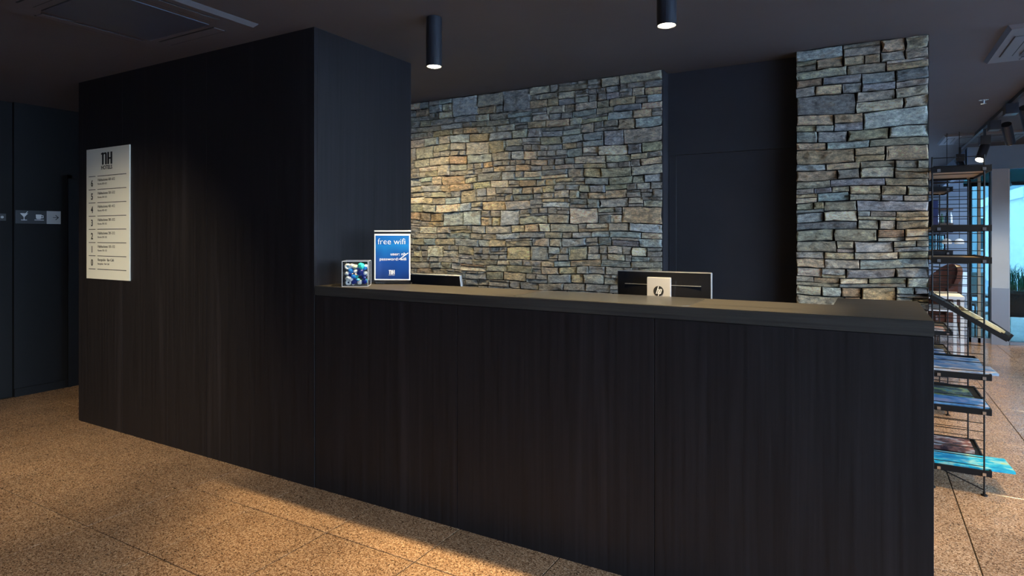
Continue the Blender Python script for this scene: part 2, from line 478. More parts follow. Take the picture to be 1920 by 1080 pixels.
# recess between them with a flush dark door
struct('wall_recess', (-1.222, -.372, 4.42, 4.9, 0, CZ), 'wall')
struct('trim_2', (-1.222, -.372, 4.385, 4.42, 2.0, CZ), 'wall')
struct('trim_3', (-1.234, -1.219, 4.262, 4.42, 0, CZ), 'wall')
dr = struct('door_1', (-1.165, -.372, 4.408, 4.43, 0, 1.975), 'wall')
box('door_frame', (-1.215, -1.165, 4.392, 4.43, 0, 1.985), 'wall', dr); box('door_frame', (-1.215, -.372, 4.378, 4.43, 1.975, 2.0), 'wall', dr)

# lounge behind: side wall, far wall with two windows, glazed front
struct('wall_lounge', (.05, .30, 4.9, 14, 0, CZ), 'wall_mid')
wf = struct('wall_far', (.0, 1.2, 13.8, 14.0, 0, 1.0), 'wall_mid')
box('wall_piece', (.0, 1.2, 13.8, 14.0, 1.42, CZ), 'wall_mid', wf)
box('wall_piece', (1.30, 1.42, 13.8, 14.0, 1.0, 1.42), 'wall_mid', wf); box('wall_piece', (1.42, 1.7, 13.8, 14.0, 0, CZ), 'wall_mid', wf)
box('wall_piece', (1.2, 1.42, 13.8, 14, 0, 1.0), 'wall_mid', wf); box('wall_piece', (1.2, 1.42, 13.8, 14, 1.42, CZ), 'wall_mid', wf)
for n_, (a, b) in enumerate(((.95, 1.16), (1.17, 1.30))):
    wn = tag(box('window_%d' % (n_+1), (a, b, 13.86, 13.87, 1.0, 1.42), 'glass'), kind='structure')
    for z in (1.0, 1.13, 1.27, 1.40): box('window_bar', (a, b, 13.84, 13.89, z, z+.018), 'black', wn)
    for x in (a, b-.02): box('window_bar', (x, x+.02, 13.84, 13.89, 1.0, 1.42), 'black', wn)
struct('wall_glazed_return', (1.18, 1.24, 10.05, 13.8, 2.26, CZ), 'wall_mid')
# entrance glazing at y = 10: header, column, posts, panes
struct('wall_header', (1.18, 4.2, 9.98, 10.18, 2.26, CZ), 'wall_blue')
col = struct('wall_column', (1.43, 1.60, 9.95, 10.2, .73, 2.26), 'wall_light')
tag(box('column_base', (1.425, 1.605, 9.945, 10.205, 0, .73), 'steel', col), 'dull steel cladding round the foot of the pale column')
win3 = tag(box('window_3', (1.22, 1.43, 10.06, 10.07, .06, 2.26), 'glass'), kind='structure')
box('window_post', (1.19, 1.225, 10.03, 10.1, 0, 2.26), 'black', win3); tag(box('window_post', (1.295, 1.325, 10.03, 10.1, 0, 2.26), 'beige_post', win3), 'beige post in the glazing')
box('window_sill', (1.19, 1.43, 10.03, 10.1, 0, .06), 'steel', win3)
win4 = tag(box('window_4', (1.62, 4.0, 10.06, 10.07, .04, 2.26), 'glass'), kind='structure')
tag(box('window_post', (1.60, 1.625, 10.03, 10.1, 0, 2.26), 'white', win4), 'bright white edge profile'); box('window_post', (2.7, 2.75, 10.03, 10.1, 0, 2.26), 'steel', win4)
box('window_sill', (1.6, 4.0, 10.03, 10.1, 0, .04), 'steel', win4)
# street windows on the right (outside the frame, they bring the daylight)
wr = struct('wall_right', (4.0, 4.2, -4.5, 10.2, 0, .10), 'wall_mid')
box('wall_piece', (4.0, 4.2, -4.5, 10.2, 2.40, CZ), 'wall_mid', wr); box('wall_piece', (4.0, 4.2, -4.5, -2.6, .10, 2.40), 'wall_mid', wr); box('wall_piece', (4.0, 4.2, 5.8, 10.2, .10, 2.40), 'wall_mid', wr)
for y in (-2.6, -1.0, .6, 2.2, 3.8, 5.7): box('wall_post', (4.0, 4.2, y, y+.1, .1, 2.4), 'wall_mid', wr)
w5 = tag(box('window_5', (4.1, 4.11, -2.6, 5.8, .1, 2.4), 'clear'), kind='structure')

# ================================================================== BLOCK AND COUNTER
XB0, XB1, YB1 = -5.17, -2.648, 3.26
blk = thing('partition_block', 'tall black wood clad block rising from floor to ceiling left of the counter', 'partition', ((XB0+XB1)/2, YF, 0))
def child_box(name, b, mat, parent, bevel=0):
    o = box(name, b, mat, None, bevel); o.parent = parent; o.location = -parent.location
    return o
child_box('core', (XB0+.02, XB1-.02, YF+.02, YB1, 0, CZ), 'wood_v', blk)
xs = [XB0, -4.57, -3.61, XB1]
for a, b in zip(xs, xs[1:]): child_box('front_panel', (a+.0008, b-.0008, YF, YF+.022, .0, CZ), 'wood_v', blk, .001)
child_box('side_panel', (XB1-.022, XB1, YF+.023, YB1, 0, CZ), 'wood_v', blk, .001)
child_box('side_panel', (XB0, XB0+.022, YF+.023, YB1, 0, CZ), 'wood_v', blk, .001)

XC0, XC1, ZC = XB1+.001, .199, 1.122
ctr = thing('reception_counter', 'long black stained wooden reception counter with a thick top in the middle', 'counter', ((XC0+XC1)/2, YF, 0))
xs = [XC0, -1.688, -.729, XC1]
for a, b in zip(xs, xs[1:]): child_box('front_panel', (a+.0012, b-.0012, YF+.004, YF+.03, 0, ZC-.054), 'wood_v', ctr, .0015)
child_box('carcass', (XC0+.002, XC1-.03, YF+.03, 2.77, 0, ZC-.056), 'wood_v', ctr)
child_box('end_panel', (XC1-.028, XC1, YF+.03, 3.10, 0, ZC-.056), 'wood_v', ctr)
child_box('return_carcass', (-.09, XC1-.03, 2.771, 3.10, 0, ZC-.056), 'wood_v', ctr)
bm = bmesh.new()
prism(bm, [(XC0, YF), (XC1, YF), (XC1, 3.12), (-.104, 3.12), (-.104, 2.79), (XC0, 2.79)], -.052, 'xy', ZC)
bmesh.ops.bevel(bm, geom=list(bm.edges), offset=.0025, segments=2, affect='EDGES')
o = obj('countertop', bm, 'wood_h', ctr); o.location = -ctr.location

# work desk behind the counter
wd = thing('work_desk', 'dark staff desk hidden behind the reception counter under the monitors', 'desk', (-1.5, 3.2, 0))
child_box('desk_top', (-2.62, -.15, 2.86, 3.55, .71, .74), 'desk', wd, .002)
for x in (-2.58, -1.40, -.20): child_box('leg_panel', (x, x+.03, 2.90, 3.50, 0, .709), 'desk', wd)

# ================================================================== THINGS ON THE COUNTER
def monitor(loc, rz, tilt, label, logo, zt=.472):
    t = thing('monitor', label, 'monitor', loc, rz, 'monitors behind the counter')
    w, h = .25, .33 if logo else .28
    head = bpy.data.objects.new('head', None)
    # housing: shallow bulged back
    bm = bmesh.new()
    nx_, nz_ = 12, 8; grid = []
    for i in range(nx_+1):
        row = []
        for k in range(nz_+1):
            u, v = i/nx_*2-1, k/nz_*2-1
            y = -.0035 - .026*(1-u**2)*(1-v**2)
            row.append(bm.verts.new((u*(w-.004), y, zt-h/2 + v*(h/2-.005))))
        grid.append(row)
    for i in range(nx_):
        for k in range(nz_): bm.faces.new((grid[i][k], grid[i+1][k], grid[i+1][k+1], grid[i][k+1]))
    rot = Matrix.Translation((0, 0, zt)) @ Matrix.Rotation(tilt, 4, 'X') @ Matrix.Translation((0, 0, -zt))
    bmesh.ops.transform(bm, matrix=rot, verts=bm.verts)
    hs = obj('back_housing', bm, 'screen_back', t, smooth=True)
    bm = bmesh.new(); bx(bm, -w*.80, w*.80, -.0215, -.008, zt-.0715, zt-.0690); bmesh.ops.transform(bm, matrix=rot, verts=bm.verts)
    tag(obj('vent_slot', bm, 'silver', hs), 'pale seam across the black housing')
    bm = bmesh.new(); bx(bm, -w, w, -.002, .022, zt-h, zt, .006); bmesh.ops.transform(bm, matrix=rot, verts=bm.verts)
    tag(obj('bezel', bm, 'silver', t), 'bright silver rim')
    bm = bmesh.new(); bx(bm, -w+.015, w-.015, .0215, .0235, zt-h+.03, zt-.015); bmesh.ops.transform(bm, matrix=rot, verts=bm.verts)
    obj('screen', bm, 'dglass', t)
    bm = bmesh.new(); bx(bm, -.062, .062, -.075, -.058, .01, (.445 if logo else .26), .004)
    st = tag(obj('stand_plate', bm, 'plate', t), 'pale silver stand plate')
    if logo:
        bm = bmesh.new(); cyl(bm, (0, -.0752, .374), (0, -.0766, .374), .0265, 28)
        tag(obj('logo_disc', bm, 'ink', st), 'round black badge')
        bm = bmesh.new(); s = .30
        def P(pts): prism(bm, [(a*.0265 + s*b*.0265, b*.0265) for a, b in pts], -.0006, 'xz', -.0767)
        P([(-.36, -.52), (-.20, -.52), (-.20, .98), (-.36, .90)]); P([(-.20, .28), (.02, .28), (.02, .42), (-.20, .42)]); P([(-.06, -.52), (.10, -.52), (.075, .25), (.02, .42), (-.06, .40)])
        P([(.16, -.98), (.32, -.90), (.32, .42), (.16, .42)]); P([(.32, .30), (.52, .30), (.52, .42), (.32, .42)]); P([(.44, -.52), (.60, -.52), (.60, .30), (.52, .42), (.44, .40)]); P([(.32, -.52), (.48, -.52), (.48, -.38), (.32, -.38)])
        lo = obj('logo_letters', bm, 'white_ink', st); lo.location = (0, 0, .374)
    bm = bmesh.new(); bx(bm, -.13, .13, -.10, .10, 0, .012, .004); obj('stand_base', bm, 'plate', t)
    bm = bmesh.new(); bx(bm, -.035, .035, -.058, -.030, zt-.19, zt-.14); obj('hinge', bm, 'screen_back', t)
    return t
monitor((-.918, 3.20, .741), 0, 0, 'black backed monitor whose silver stand plate with a round badge shows above the counter', True)
monitor((-2.485, 3.24, .741), 0, .22, 'low tilted black monitor half hidden behind the blue wifi sign', False, .405)

# acrylic sign holder with blue poster
sg = thing('sign_holder', 'clear acrylic sign holder with a blue free wifi poster on the counter', 'sign', (-2.365, 2.745, ZC), math.radians(27))
w, h0, h1 = .105, .022, .305
bm = bmesh.new(); bx(bm, -w, w, -.004, .004, .002, h1); obj('acrylic_sheet', bm, 'clear', sg)
bm = bmesh.new(); bx(bm, -w, w, -.035, .055, 0, .004); obj('acrylic_foot', bm, 'clear', sg)
bm = bmesh.new(); bx(bm, -w-.001, w+.001, -.006, .006, h1-.004, h1+.004, .001); tag(obj('top_edge', bm, 'white', sg), 'bright polished top edge')
bm = bmesh.new(); bx(bm, -w, w, -.0055, -.0045, h0, h1-.016); paper = tag(obj('poster', bm, 'white_ink', sg), 'blue poster with a white border')
bm = bmesh.new(); bx(bm, -w+.0075, w-.0075, -.0062, -.0056, h0+.007, h1-.026); tag(obj('print', bm, 'poster', paper), 'blue printed field')
YT = -.0066
text('lettering', 'free wifi', .05, 'white_ink', paper, (-.004, YT, .243), align='CENTER', width=.160, bold=-.0007)
text('lettering', 'user: nh', .024, 'white_ink', paper, (.080, YT, .172), align='RIGHT', width=.088)
text('lettering', 'password: wifi', .024, 'white_ink', paper, (.083, YT, .143), align='RIGHT', width=.155)
hotel_logo('hotel_logo', .034, .024, 'white_ink', paper, (-.004, YT, .068))
text('lettering', 'HOTELS', .008, 'white_ink', paper, (-.004, YT, .051), align='CENTER', width=.034)
bm = bmesh.new(); prism(bm, [(.036, .141), (.042, .140), (.094, .178), (.092, .181)], -.0006, 'xz', -.0068); tag(obj('glare_streak', bm, 'white_ink', paper), 'white slanted glare streak')  # glare on the acrylic, painted as a flat white streak over the poster

# clear cube with blue and white sweets
BX, BY, BS = -2.455, 2.550, .138
cb = thing('acrylic_box', 'clear acrylic cube filled with blue and white sweets on the counter by the black block', 'box', (BX, BY, ZC), math.radians(36))
hs_ = BS/2; tk = .004
for nm, b in (('box_base', (-hs_, hs_, -hs_, hs_, .0005, tk)), ('box_side', (-hs_, hs_, -hs_, -hs_+tk, tk, BS)), ('box_side', (-hs_, hs_, hs_-tk, hs_, tk, BS)),
              ('box_side', (-hs_, -hs_+tk, -hs_+tk, hs_-tk, tk, BS)), ('box_side', (hs_-tk, hs_, -hs_+tk, hs_-tk, tk, BS))):
    box(nm, b, 'clear', cb)
bm = bmesh.new()
e = .0013
for sx in (-1, 1):
    for sy in (-1, 1): bx(bm, sx*hs_-e, sx*hs_+e, sy*hs_-e, sy*hs_+e, 0, BS)
for sy in (-1, 1): bx(bm, -hs_, hs_, sy*hs_-e, sy*hs_+e, BS-e, BS+e); bx(bm, -hs_, hs_, sy*hs_-e, sy*hs_+e, 0, 2*e)
for sx in (-1, 1): bx(bm, sx*hs_-e, sx*hs_+e, -hs_, hs_, BS-e, BS+e); bx(bm, sx*hs_-e, sx*hs_+e, -hs_, hs_, 0, 2*e)
tag(obj('polished_edges', bm, simple('polished_acrylic_edge', (.55, .57, .60), .2), cb), 'bright polished edges of the cube')
SW = {'white': ((.78, .78, .76), .3), 'blue': ((.02, .20, .60), .25), 'navy': ((.008, .02, .20), .2), 'teal': ((.03, .52, .50), .25), 'cream': ((.70, .72, .52), .35)}
sw_me = {}
for nm, (c_, r_) in SW.items():
    mt = simple(nm+'_wrapper', c_, r_)
    for ring in (0, 1):
        bm = bmesh.new()
        if ring and nm == 'white':
            n1_, n2_ = 14, 8; R1, R2 = .0105, .0062
            vv = [[bm.verts.new(((R1+R2*math.cos(2*PI*b/n2_))*math.cos(2*PI*a/n1_), R2*math.sin(2*PI*b/n2_)*1.2, (R1+R2*math.cos(2*PI*b/n2_))*math.sin(2*PI*a/n1_))) for b in range(n2_)] for a in range(n1_)]
            for a in range(n1_):
                for b in range(n2_): bm.faces.new((vv[a][b], vv[(a+1) % n1_][b], vv[(a+1) % n1_][(b+1) % n2_], vv[a][(b+1) % n2_]))
        else:
            bmesh.ops.create_icosphere(bm, subdivisions=2, radius=.0165)
            for v in bm.verts: v.co = v.co * (1 + .12*math.sin(v.co.x*420+ring*2)*math.cos(v.co.z*380)); v.co.z *= .82
        bmesh.ops.recalc_face_normals(bm, faces=bm.faces)
        me = bpy.data.meshes.new('sweet'); bm.to_mesh(me); bm.free(); me.materials.append(mt); sw_me[(nm, ring)] = me
lay = [  # front layer, as in the photograph: x, z, colour, ring, scale
 (-.048, .094, 'white', 1, 1.05), (-.022, .098, 'white', 0, .85), (-.006, .094, 'cream', 0, .95), (.030, .095, 'teal', 0, 1.25), (.052, .086, 'blue', 0, .8),
 (-.026, .075, 'blue', 0, 1.0), (-.002, .072, 'white', 0, .8), (.026, .066, 'navy', 0, 1.35), (.053, .062, 'white', 0, .75), (-.048, .062, 'white', 0, .75), (-.042, .040, 'white', 0, .9),
 (-.012, .048, 'blue', 0, .95), (.004, .046, 'teal', 0, .7), (-.028, .034, 'white', 0, .95), (-.040, .018, 'white', 1, 1.0), (-.010, .022, 'navy', 0, 1.0), (.022, .020, 'white', 0, .95),
 (.046, .022, 'navy', 0, .95), (.044, .042, 'navy', 0, .85), (-.012, .014, 'white', 0, .6)]
ca, sa = math.cos(math.radians(36)), math.sin(math.radians(36))
def sweet(lx, ly, lz, nm, ring, sc, where=None):
    lim = hs_ - tk - .0205*sc
    lx = max(-lim, min(lim, lx)); lz = max(.0045+.0168*sc, lz*1.17 - .002)
    o = bpy.data.objects.new('sweet', sw_me[(nm, ring)]); C.objects.link(o)
    o.location = (BX + ca*lx - sa*ly, BY + sa*lx + ca*ly, ZC + lz); o.scale = (sc,)*3
    o.rotation_euler = (0, 0, math.radians(36)) if ring else (random.uniform(-.5, .5), random.uniform(-1, 1), random.uniform(0, 6))
    tag(o, ('%s %s sweet ' % (nm, 'ring shaped' if ring else 'wrapped')) + (where or 'behind the front layer inside the clear acrylic cube'), 'sweet', 'white ring sweets in the cube' if ring else nm + ' sweets in the cube')
for (lx, lz, nm, ring, sc) in lay:
    sweet(lx, -.042, lz, nm, ring, sc, 'at the %s %s of the clear cube front' % ('bottom' if lz < .036 else 'middle' if lz < .07 else 'top', 'left' if lx < -.02 else 'centre' if lx < .015 else 'right'))
for ly in (.0, .042):
    for kx in range(3):
        for kz in range(3):
            nm = random.choice(('white', 'blue', 'navy', 'white', 'teal', 'navy')); sweet(-.042+.042*kx, ly, .022+.033*kz, nm, 0, .95)

# clear desk pad lying on the counter
bm = bmesh.new(); r = .05; pts = []
x0, x1, y0, y1 = -1.40, -.60, 2.435, 2.775
for cx_, cy_, a0 in ((x1-r, y1-r, 0), (x0+r, y1-r, 90), (x0+r, y0+r, 180), (x1-r, y0+r, 270)):
    for k in range(6): a = math.radians(a0+18*k); pts.append((cx_+r*math.cos(a), cy_+r*math.sin(a)))
prism(bm, [(a-(x0+x1)/2, b-(y0+y1)/2) for a, b in pts], .002, 'xy', 0)
o = obj('desk_pad', bm, 'mat_pad'); o.location = ((x0+x1)/2, (y0+y1)/2, ZC+.0003)
tag(o, 'clear plastic desk pad with rounded corners lying on the counter before the monitor', 'desk pad')

# ================================================================== SIGNS
ds = thing('directory_sign', 'tall cream floor directory board numbered six to zero on the black block', 'sign', (-4.753, YF, 1.083))
SWd, SH = .574, .957
bm = bmesh.new(); bx(bm, -SWd/2, SWd/2, -.008, 0, 0, SH, .001); bd = obj('board', bm, 'board', ds)
YS = -.0085
def sxy(fx, fz): return ((fx-.5)*SWd, YS, (1-fz)*SH)
hotel_logo('hotel_logo', .150, .088, 'ink', bd, sxy(.485, .082))
text('lettering', 'HOTELS', .040, 'ink', bd, sxy(.485, .152), align='CENTER', width=.145, bold=.0006)
bm = bmesh.new()
for k in range(8):
    fz = .212 + .1019*k
    for a, b in ((.06, .22), (.27, .93)):
        p0 = sxy(a, fz); p1 = sxy(b, fz); bx(bm, p0[0], p1[0], YS-.0004, YS+.0006, p0[2]-.0022, p0[2]+.0022)
obj('rule_lines', bm, 'ink', bd)
for k in range(7):
    n_ = 6-k; fz = .212 + .1019*k
    text('numeral', str(n_), .066, 'ink', bd, sxy(.137, fz+.055), align='CENTER', sx=.78, bold=.0018)
    l1, l2 = ('Habitaciones %d01-%d12' % (n_, n_), 'Rooms %d01-%d12' % (n_, n_)) if n_ else ('Recepción · Bar-Café', 'Reception · Bar-Café')
    text('lettering', l1, .027, 'ink_grey', bd, sxy(.275, fz+.030), width=.228 if n_ else .215, bold=.0002)
    text('lettering', l2, .019, 'ink_grey', bd, sxy(.275, fz+.060), width=.122 if n_ else .155)

asg = thing('arrow_sign', 'small dark grey sign with glass, cup and arrow symbols on the left wall', 'sign', (XL, 2.67, 1.507))
bm = bmesh.new(); bx(bm, 0, .008, -.172, .062, 0, .116); b0 = obj('dark_plate', bm, 'sign_dark', asg)
bm = bmesh.new(); bx(bm, 0, .008, .0625, .174, 0, .116); b1 = obj('pale_plate', bm, 'sign_pale', asg)
X = .0083
bm = bmesh.new()
def PY(pts): prism(bm, pts, .0006, 'yz', X)
c = -.110
PY([(c-.030, .090), (c+.030, .090), (c+.004, .058), (c-.004, .058)]); PY([(c-.003, .058), (c+.003, .058), (c+.003, .034), (c-.003, .034)]); PY([(c-.022, .028), (c+.022, .028), (c+.022, .034), (c-.022, .034)]); PY([(c+.006, .085), (c+.012, .085), (c+.030, .106), (c+.025, .108)])
tag(obj('glass_symbol', bm, 'white_ink', b0), 'white cocktail glass symbol')
bm = bmesh.new(); c = .0
PY([(c-.022, .082), (c+.022, .082), (c+.020, .048), (c+.012, .041), (c-.012, .041), (c-.020, .048)]); PY([(c-.032, .030), (c+.040, .030), (c+.040, .036), (c-.032, .036)])
PY([(c+.022, .076), (c+.036, .076), (c+.036, .070), (c+.022, .070)]); PY([(c+.031, .070), (c+.037, .070), (c+.037, .056), (c+.031, .056)]); PY([(c+.020, .056), (c+.037, .056), (c+.037, .050), (c+.020, .050)])
tag(obj('cup_symbol', bm, 'white_ink', b0), 'white coffee cup symbol')
bm = bmesh.new(); c = .135
PY([(c-.024, .0555), (c+.022, .0555), (c+.022, .0605), (c-.024, .0605)]); PY([(c+.024, .058), (c+.020, .062), (c-.001, .081), (c-.005, .077), (c+.016, .058), (c-.005, .039), (c-.001, .035), (c+.020, .054)])
tag(obj('arrow', bm, 'ink', b1), 'thin black arrow')
cp = thing('call_plate', 'tiny grey plate on the dark wall left of the arrow sign', 'wall plate', (XL-.035, 2.415, 1.53))
bm = bmesh.new(); bx(bm, 0, .008, -.028, .028, 0, .06, .001); pl_ = obj('plate', bm, 'sign_dark', cp)
bm = bmesh.new(); cyl(bm, (.008, 0, .03), (.011, 0, .03), .011, 12); obj('button', bm, 'sign_pale', cp)

# ================================================================== LIGHTS THAT HANG IN THE ROOM
def pendant(x, y, label):
    t = thing('ceiling_spotlight', label, 'lamp', (x, y, CZ), 0, 'black tube spotlights over the counter')
    R, Lh = .0415, .262
    bm = bmesh.new()
    lathe(bm, [(R-.002, 0), (R, -.002), (R, -Lh), (R-.003, -Lh), (R-.003, -Lh+.012), (R-.006, -Lh+.012)], 28)
    obj('tube', bm, 'lamp_black', t, smooth=False)
    bm = bmesh.new(); lathe(bm, [(R-.0035, -Lh+.010), (R-.006, -Lh+.002), (R*.5, -Lh-.004), (.002, -Lh-.006)], 24); tag(obj('lens', bm, 'lens', t, smooth=True), 'glowing warm white lens')
    s = light('spot_beam', 'SPOT', (x, y, CZ-Lh-.012), E_PEND, WARM, spot_size=math.radians(68), spot_blend=.55, shadow_soft_size=.03)
    return t
pendant(-1.984, 2.635, 'black tube ceiling spotlight nearer the tall block')
pendant(-.733, 2.615, 'black tube ceiling spotlight above the counter, right of the other one')
# recessed lamp behind the block, washing the stone wall
def downlight(x, y, label, energy, size=120, blend=.6, group='recessed downlights out of frame', tilt=None, col=WARM):
    t = thing('recessed_downlight', label, 'lamp', (x, y, CZ), 0, group)
    bm = bmesh.new(); lathe(bm, [(.032, .01), (.055, .004), (.055, -.004), (.040, -.006), (.034, -.002)], 20); obj('trim_ring', bm, 'lamp_black', t)
    bm = bmesh.new(); cyl(bm, (0, 0, -.0025), (0, 0, -.0005), .034, 20); obj('lens', bm, 'lens', t)
    o = light('downlight_beam', 'SPOT', (x, y, CZ-.02), energy, col, spot_size=math.radians(size), spot_blend=blend, shadow_soft_size=.03)
    if tilt: o.rotation_euler = aim((x, y, CZ-.02), tilt)
downlight(-3.08, 3.50, 'recessed downlight behind the tall black block beside the stone wall', E_WASH, 155, .7, 'wall washing downlight', None, (1, .83, .52))
for x, y in ((-3.6, .5), (-5.5, 1.0), (-1.5, .55), (-1.9, .3)):  # unseen lobby lamps; one more added to warm the floor before the counter
    downlight(x, y, 'unseen warm downlight in the lobby ceiling above and behind the viewer', E_LOBBY, 118, 1.0)
downlight(1.2, 3.45, 'unseen warm downlight added to brighten the floor right of the counter', 230, 120, .9)  # added out of view to lift the floor beside the counter end
downlight(1.65, 5.7, 'unseen warm downlight added to brighten the lounge floor beyond the right picture edge', 190, 120, .9)  # extra lamp out of view, added to light the lounge floor
downlight(-3.75, .15, 'recessed warm spotlight in the lobby ceiling aimed at the directory board', 240, 66, 1.0, tilt=(-4.45, 2.4, .35), col=(1, .84, .58))

# ceiling air conditioners
def cassette(x0, y0, s, label, mats=('ac', 'ac_dark')):
    t = thing('ceiling_air_conditioner', label, 'air conditioner', (x0+s/2, y0+s/2, CZ), 0, 'ceiling air conditioners')
    h = s/2
    bm = bmesh.new(); prism(bm, [(-h, -h), (h, -h), (h, h), (-h, h)], -.022, 'xy', 0)
    top = [v for v in bm.verts if v.co.z < -.01]
    for v in top: v.co.x *= .955; v.co.y *= .955
    obj('face_panel', bm, mats[0], t)
    gi = s*.305
    bm = bmesh.new(); bx(bm, -gi, gi, -gi, gi, -.028, -.0221, .003); gr = obj('intake_grille', bm, mats[1], t)
    a, b = s*.355, s*.425
    me = None
    for k in range(4):
        bm = bmesh.new(); bx(bm, -s*.28, s*.28, a, b, -.026, -.0222, .002)
        lv = obj('louvre', bm, mats[0], t); lv.rotation_euler = (0, 0, k*PI/2)
        bm = bmesh.new(); bx(bm, -s*.285, s*.285, b, b+.006, -.0245, -.0221); obj('slot', bm, 'ac_line', lv)
        bm = bmesh.new(); bx(bm, -s*.285, s*.285, a-.006, a, -.0245, -.0221); obj('slot', bm, 'ac_line', lv)
    return t
cassette(-3.78, 1.34, .90, 'dark ceiling air conditioner panel at the upper left over the lobby', ('ceil', 'ac_dark'))
cassette(.69, 4.30, .82, 'grey ceiling air conditioner cut by the right picture edge')
cassette(.80, 8.62, .80, 'grey ceiling air conditioner deep in the lounge past the track lights')
sp = thing('sprinkler', 'small ceiling sprinkler head between the two right air conditioners', 'sprinkler', (.885, 6.55, CZ))
bm = bmesh.new(); lathe(bm, [(.035, 0), (.035, -.004), (.012, -.008), (.010, -.03), (.022, -.032), (.022, -.035), (.002, -.036)], 16); obj('head', bm, 'chrome', sp)

# track with spotlights
tr = tag(box('light_track', (1.085, 1.115, 5.4, 9.9, CZ-.032, CZ), 'lamp_black'), 'long black ceiling light track carrying spotlights in the lounge', 'light track')
def trackspot(x, y, zb, direction, label, lit, L=.20, energy=None, col=WARM, size=75, side=0):
    t = thing('track_spotlight', label, 'lamp', (x, y, CZ-.032), 0, 'track spotlights in the lounge')
    zr = zb - (CZ-.032)
    bm = bmesh.new(); bx(bm, -.045, .045, -.07, .07, zr-.045, zr+.045, .004); obj('driver_box', bm, 'lamp_black', t)
    if zr < -.06:
        bm = bmesh.new(); bx(bm, -.012, .012, -.012, .012, zr+.045, -.0005); obj('stem', bm, 'lamp_black', t)
    d = Vector(direction).normalized(); c0 = Vector((side, 0, zr-.065 + (.03 if side else 0)))
    bm = bmesh.new(); cyl(bm, (side*.5, 0, zr-.045 + (.04 if side else 0)), c0 - d*.02, .010, 8); obj('joint', bm, 'chrome', t)
    a, b = c0 - d*.05, c0 + d*(L-.05)
    bm = bmesh.new(); cyl(bm, a, b, .043, 20); obj('barrel', bm, 'lamp_black', t)
    bm = bmesh.new(); cyl(bm, b, b + d*.004, .038, 20); tag(obj('lens', bm, 'lens', t), 'glowing lens')
    pw = t.location + b + d*.02
    o = light('track_beam', 'SPOT', pw, energy or E_TRACK, col, spot_size=math.radians(size), spot_blend=.7, shadow_soft_size=.04)
    o.rotation_euler = d.to_track_quat('-Z', 'Y').to_euler()
trackspot(1.10, 6.75, 2.49, (.30, .75, -.9), 'black track spotlight nearest the right picture edge, aimed away at the column', True, .23, 80, (.62, .80, 1), 75, .10)
trackspot(1.11, 7.60, 2.48, (.30, .80, -.85), 'black track spotlight second along the track, aimed at the pale column', True, .23, 110, (.62, .80, 1), 75, .10)
trackspot(1.11, 8.15, 2.41, (-.30, -.42, -.85), 'lit black track spotlight tilted towards the magazine racks', True, .22, 140, WARM, 60)
trackspot(1.06, 9.65, 2.39, (.3, -.2, -.8), 'black track spotlight farthest along the ceiling track', True, .18)

# ================================================================== MAGAZINE RACKS
rung_me = None
def rack(y0, y1, x0, x1, label, tilt):
    t = thing('magazine_rack', label, 'rack', ((x0+x1)/2, (y0+y1)/2, 0), 0, 'black wire magazine racks')
    hx, hy = (x1-x0)/2, (y1-y0)/2; top = 1.838
    rb = bmesh.new(); cyl(rb, (-hx, 0, 0), (hx, 0, 0), .0021, 6)
    rme = bpy.data.meshes.new('rung'); rb.to_mesh(rme); rb.free(); rme.materials.append(M['wire'])
    for sy in (-1, 1):
        bm = bmesh.new()
        for sx in (-1, 1):
            cyl(bm, (sx*hx, sy*hy, .008), (sx*hx, sy*hy, top), .0042, 8)
        fr = obj('side_frame', bm, 'wire', t)
        for sx in (-1, 1):
            bm = bmesh.new(); lathe(bm, [(.016, 0), (.016, .006), (.006, .010), (.006, .022)], 12, (sx*hx, sy*hy)); obj('foot', bm, 'wire', fr)
        z = .11
        while z < top:
            share('rung', rme, fr, (0, sy*hy, z)); z += .0465
        bm = bmesh.new(); cyl(bm, (hx, sy*hy, .03), (-hx, sy*hy, .125), .0035, 6); obj('brace', bm, 'wire', fr)
    for z in (1.773, 1.449, 1.274, .645, .458, .128):
        bm = bmesh.new(); bx(bm, -hx-.004, hx+.028, -hy+.004, hy-.004, z-.012, z, .001)
        sh = obj('shelf', bm, 'ply' if z > 1.2 else 'black', t)
        if z > 1.2: sh['label'] = 'tan plywood shelf with black edges'
        for sy in (-1, 1):
            bm = bmesh.new(); bx(bm, -hx-.006, hx+.032, sy*hy-.006, sy*hy+.006, z-.024, z+.008, .001); obj('end_rail', bm, 'black', sh)
            for ex in (-hx+.03, hx):
                bm = bmesh.new(); bx(bm, ex-.008, ex+.008, sy*hy-.010, sy*hy-.0062, z-.020, z-.004); obj('clip', bm, 'chrome', sh)
        bm = bmesh.new(); bx(bm, hx+.026, hx+.034, -hy, hy, z-.024, z+.010, .001); obj('front_lip', bm, 'black', sh)
    if tilt:
        bm = bmesh.new(); bx(bm, -.005, .405, -hy-.004, hy+.004, -.014, 0, .001); s = obj('display_shelf', bm, 'black', t)
        s['label'] = 'sloping black display shelf'
        s.location = (-hx-.002, 0, 1.068); s.rotation_euler = (0, math.radians(32), 0)
        bm = bmesh.new(); bx(bm, .395, .408, -hy-.004, hy+.004, -.016, .026, .001); obj('front_lip', bm, 'black', s)
        for sy in (-1, 1):
            bm = bmesh.new(); bx(bm, .0, .40, sy*hy-.004-.004, sy*hy-.004+.004, -.022, .004, .001); obj('end_rail', bm, 'black', s)
    return t
RX0, RX1 = .330, .562
rack(4.14, 4.735, RX0, RX1, 'black wire magazine rack with tan shelves beside the stone pillar', True)
rack(5.85, 6.45, RX0-.01, RX1+.005, 'black wire rack with shelves standing behind the nearer magazine rack', False)

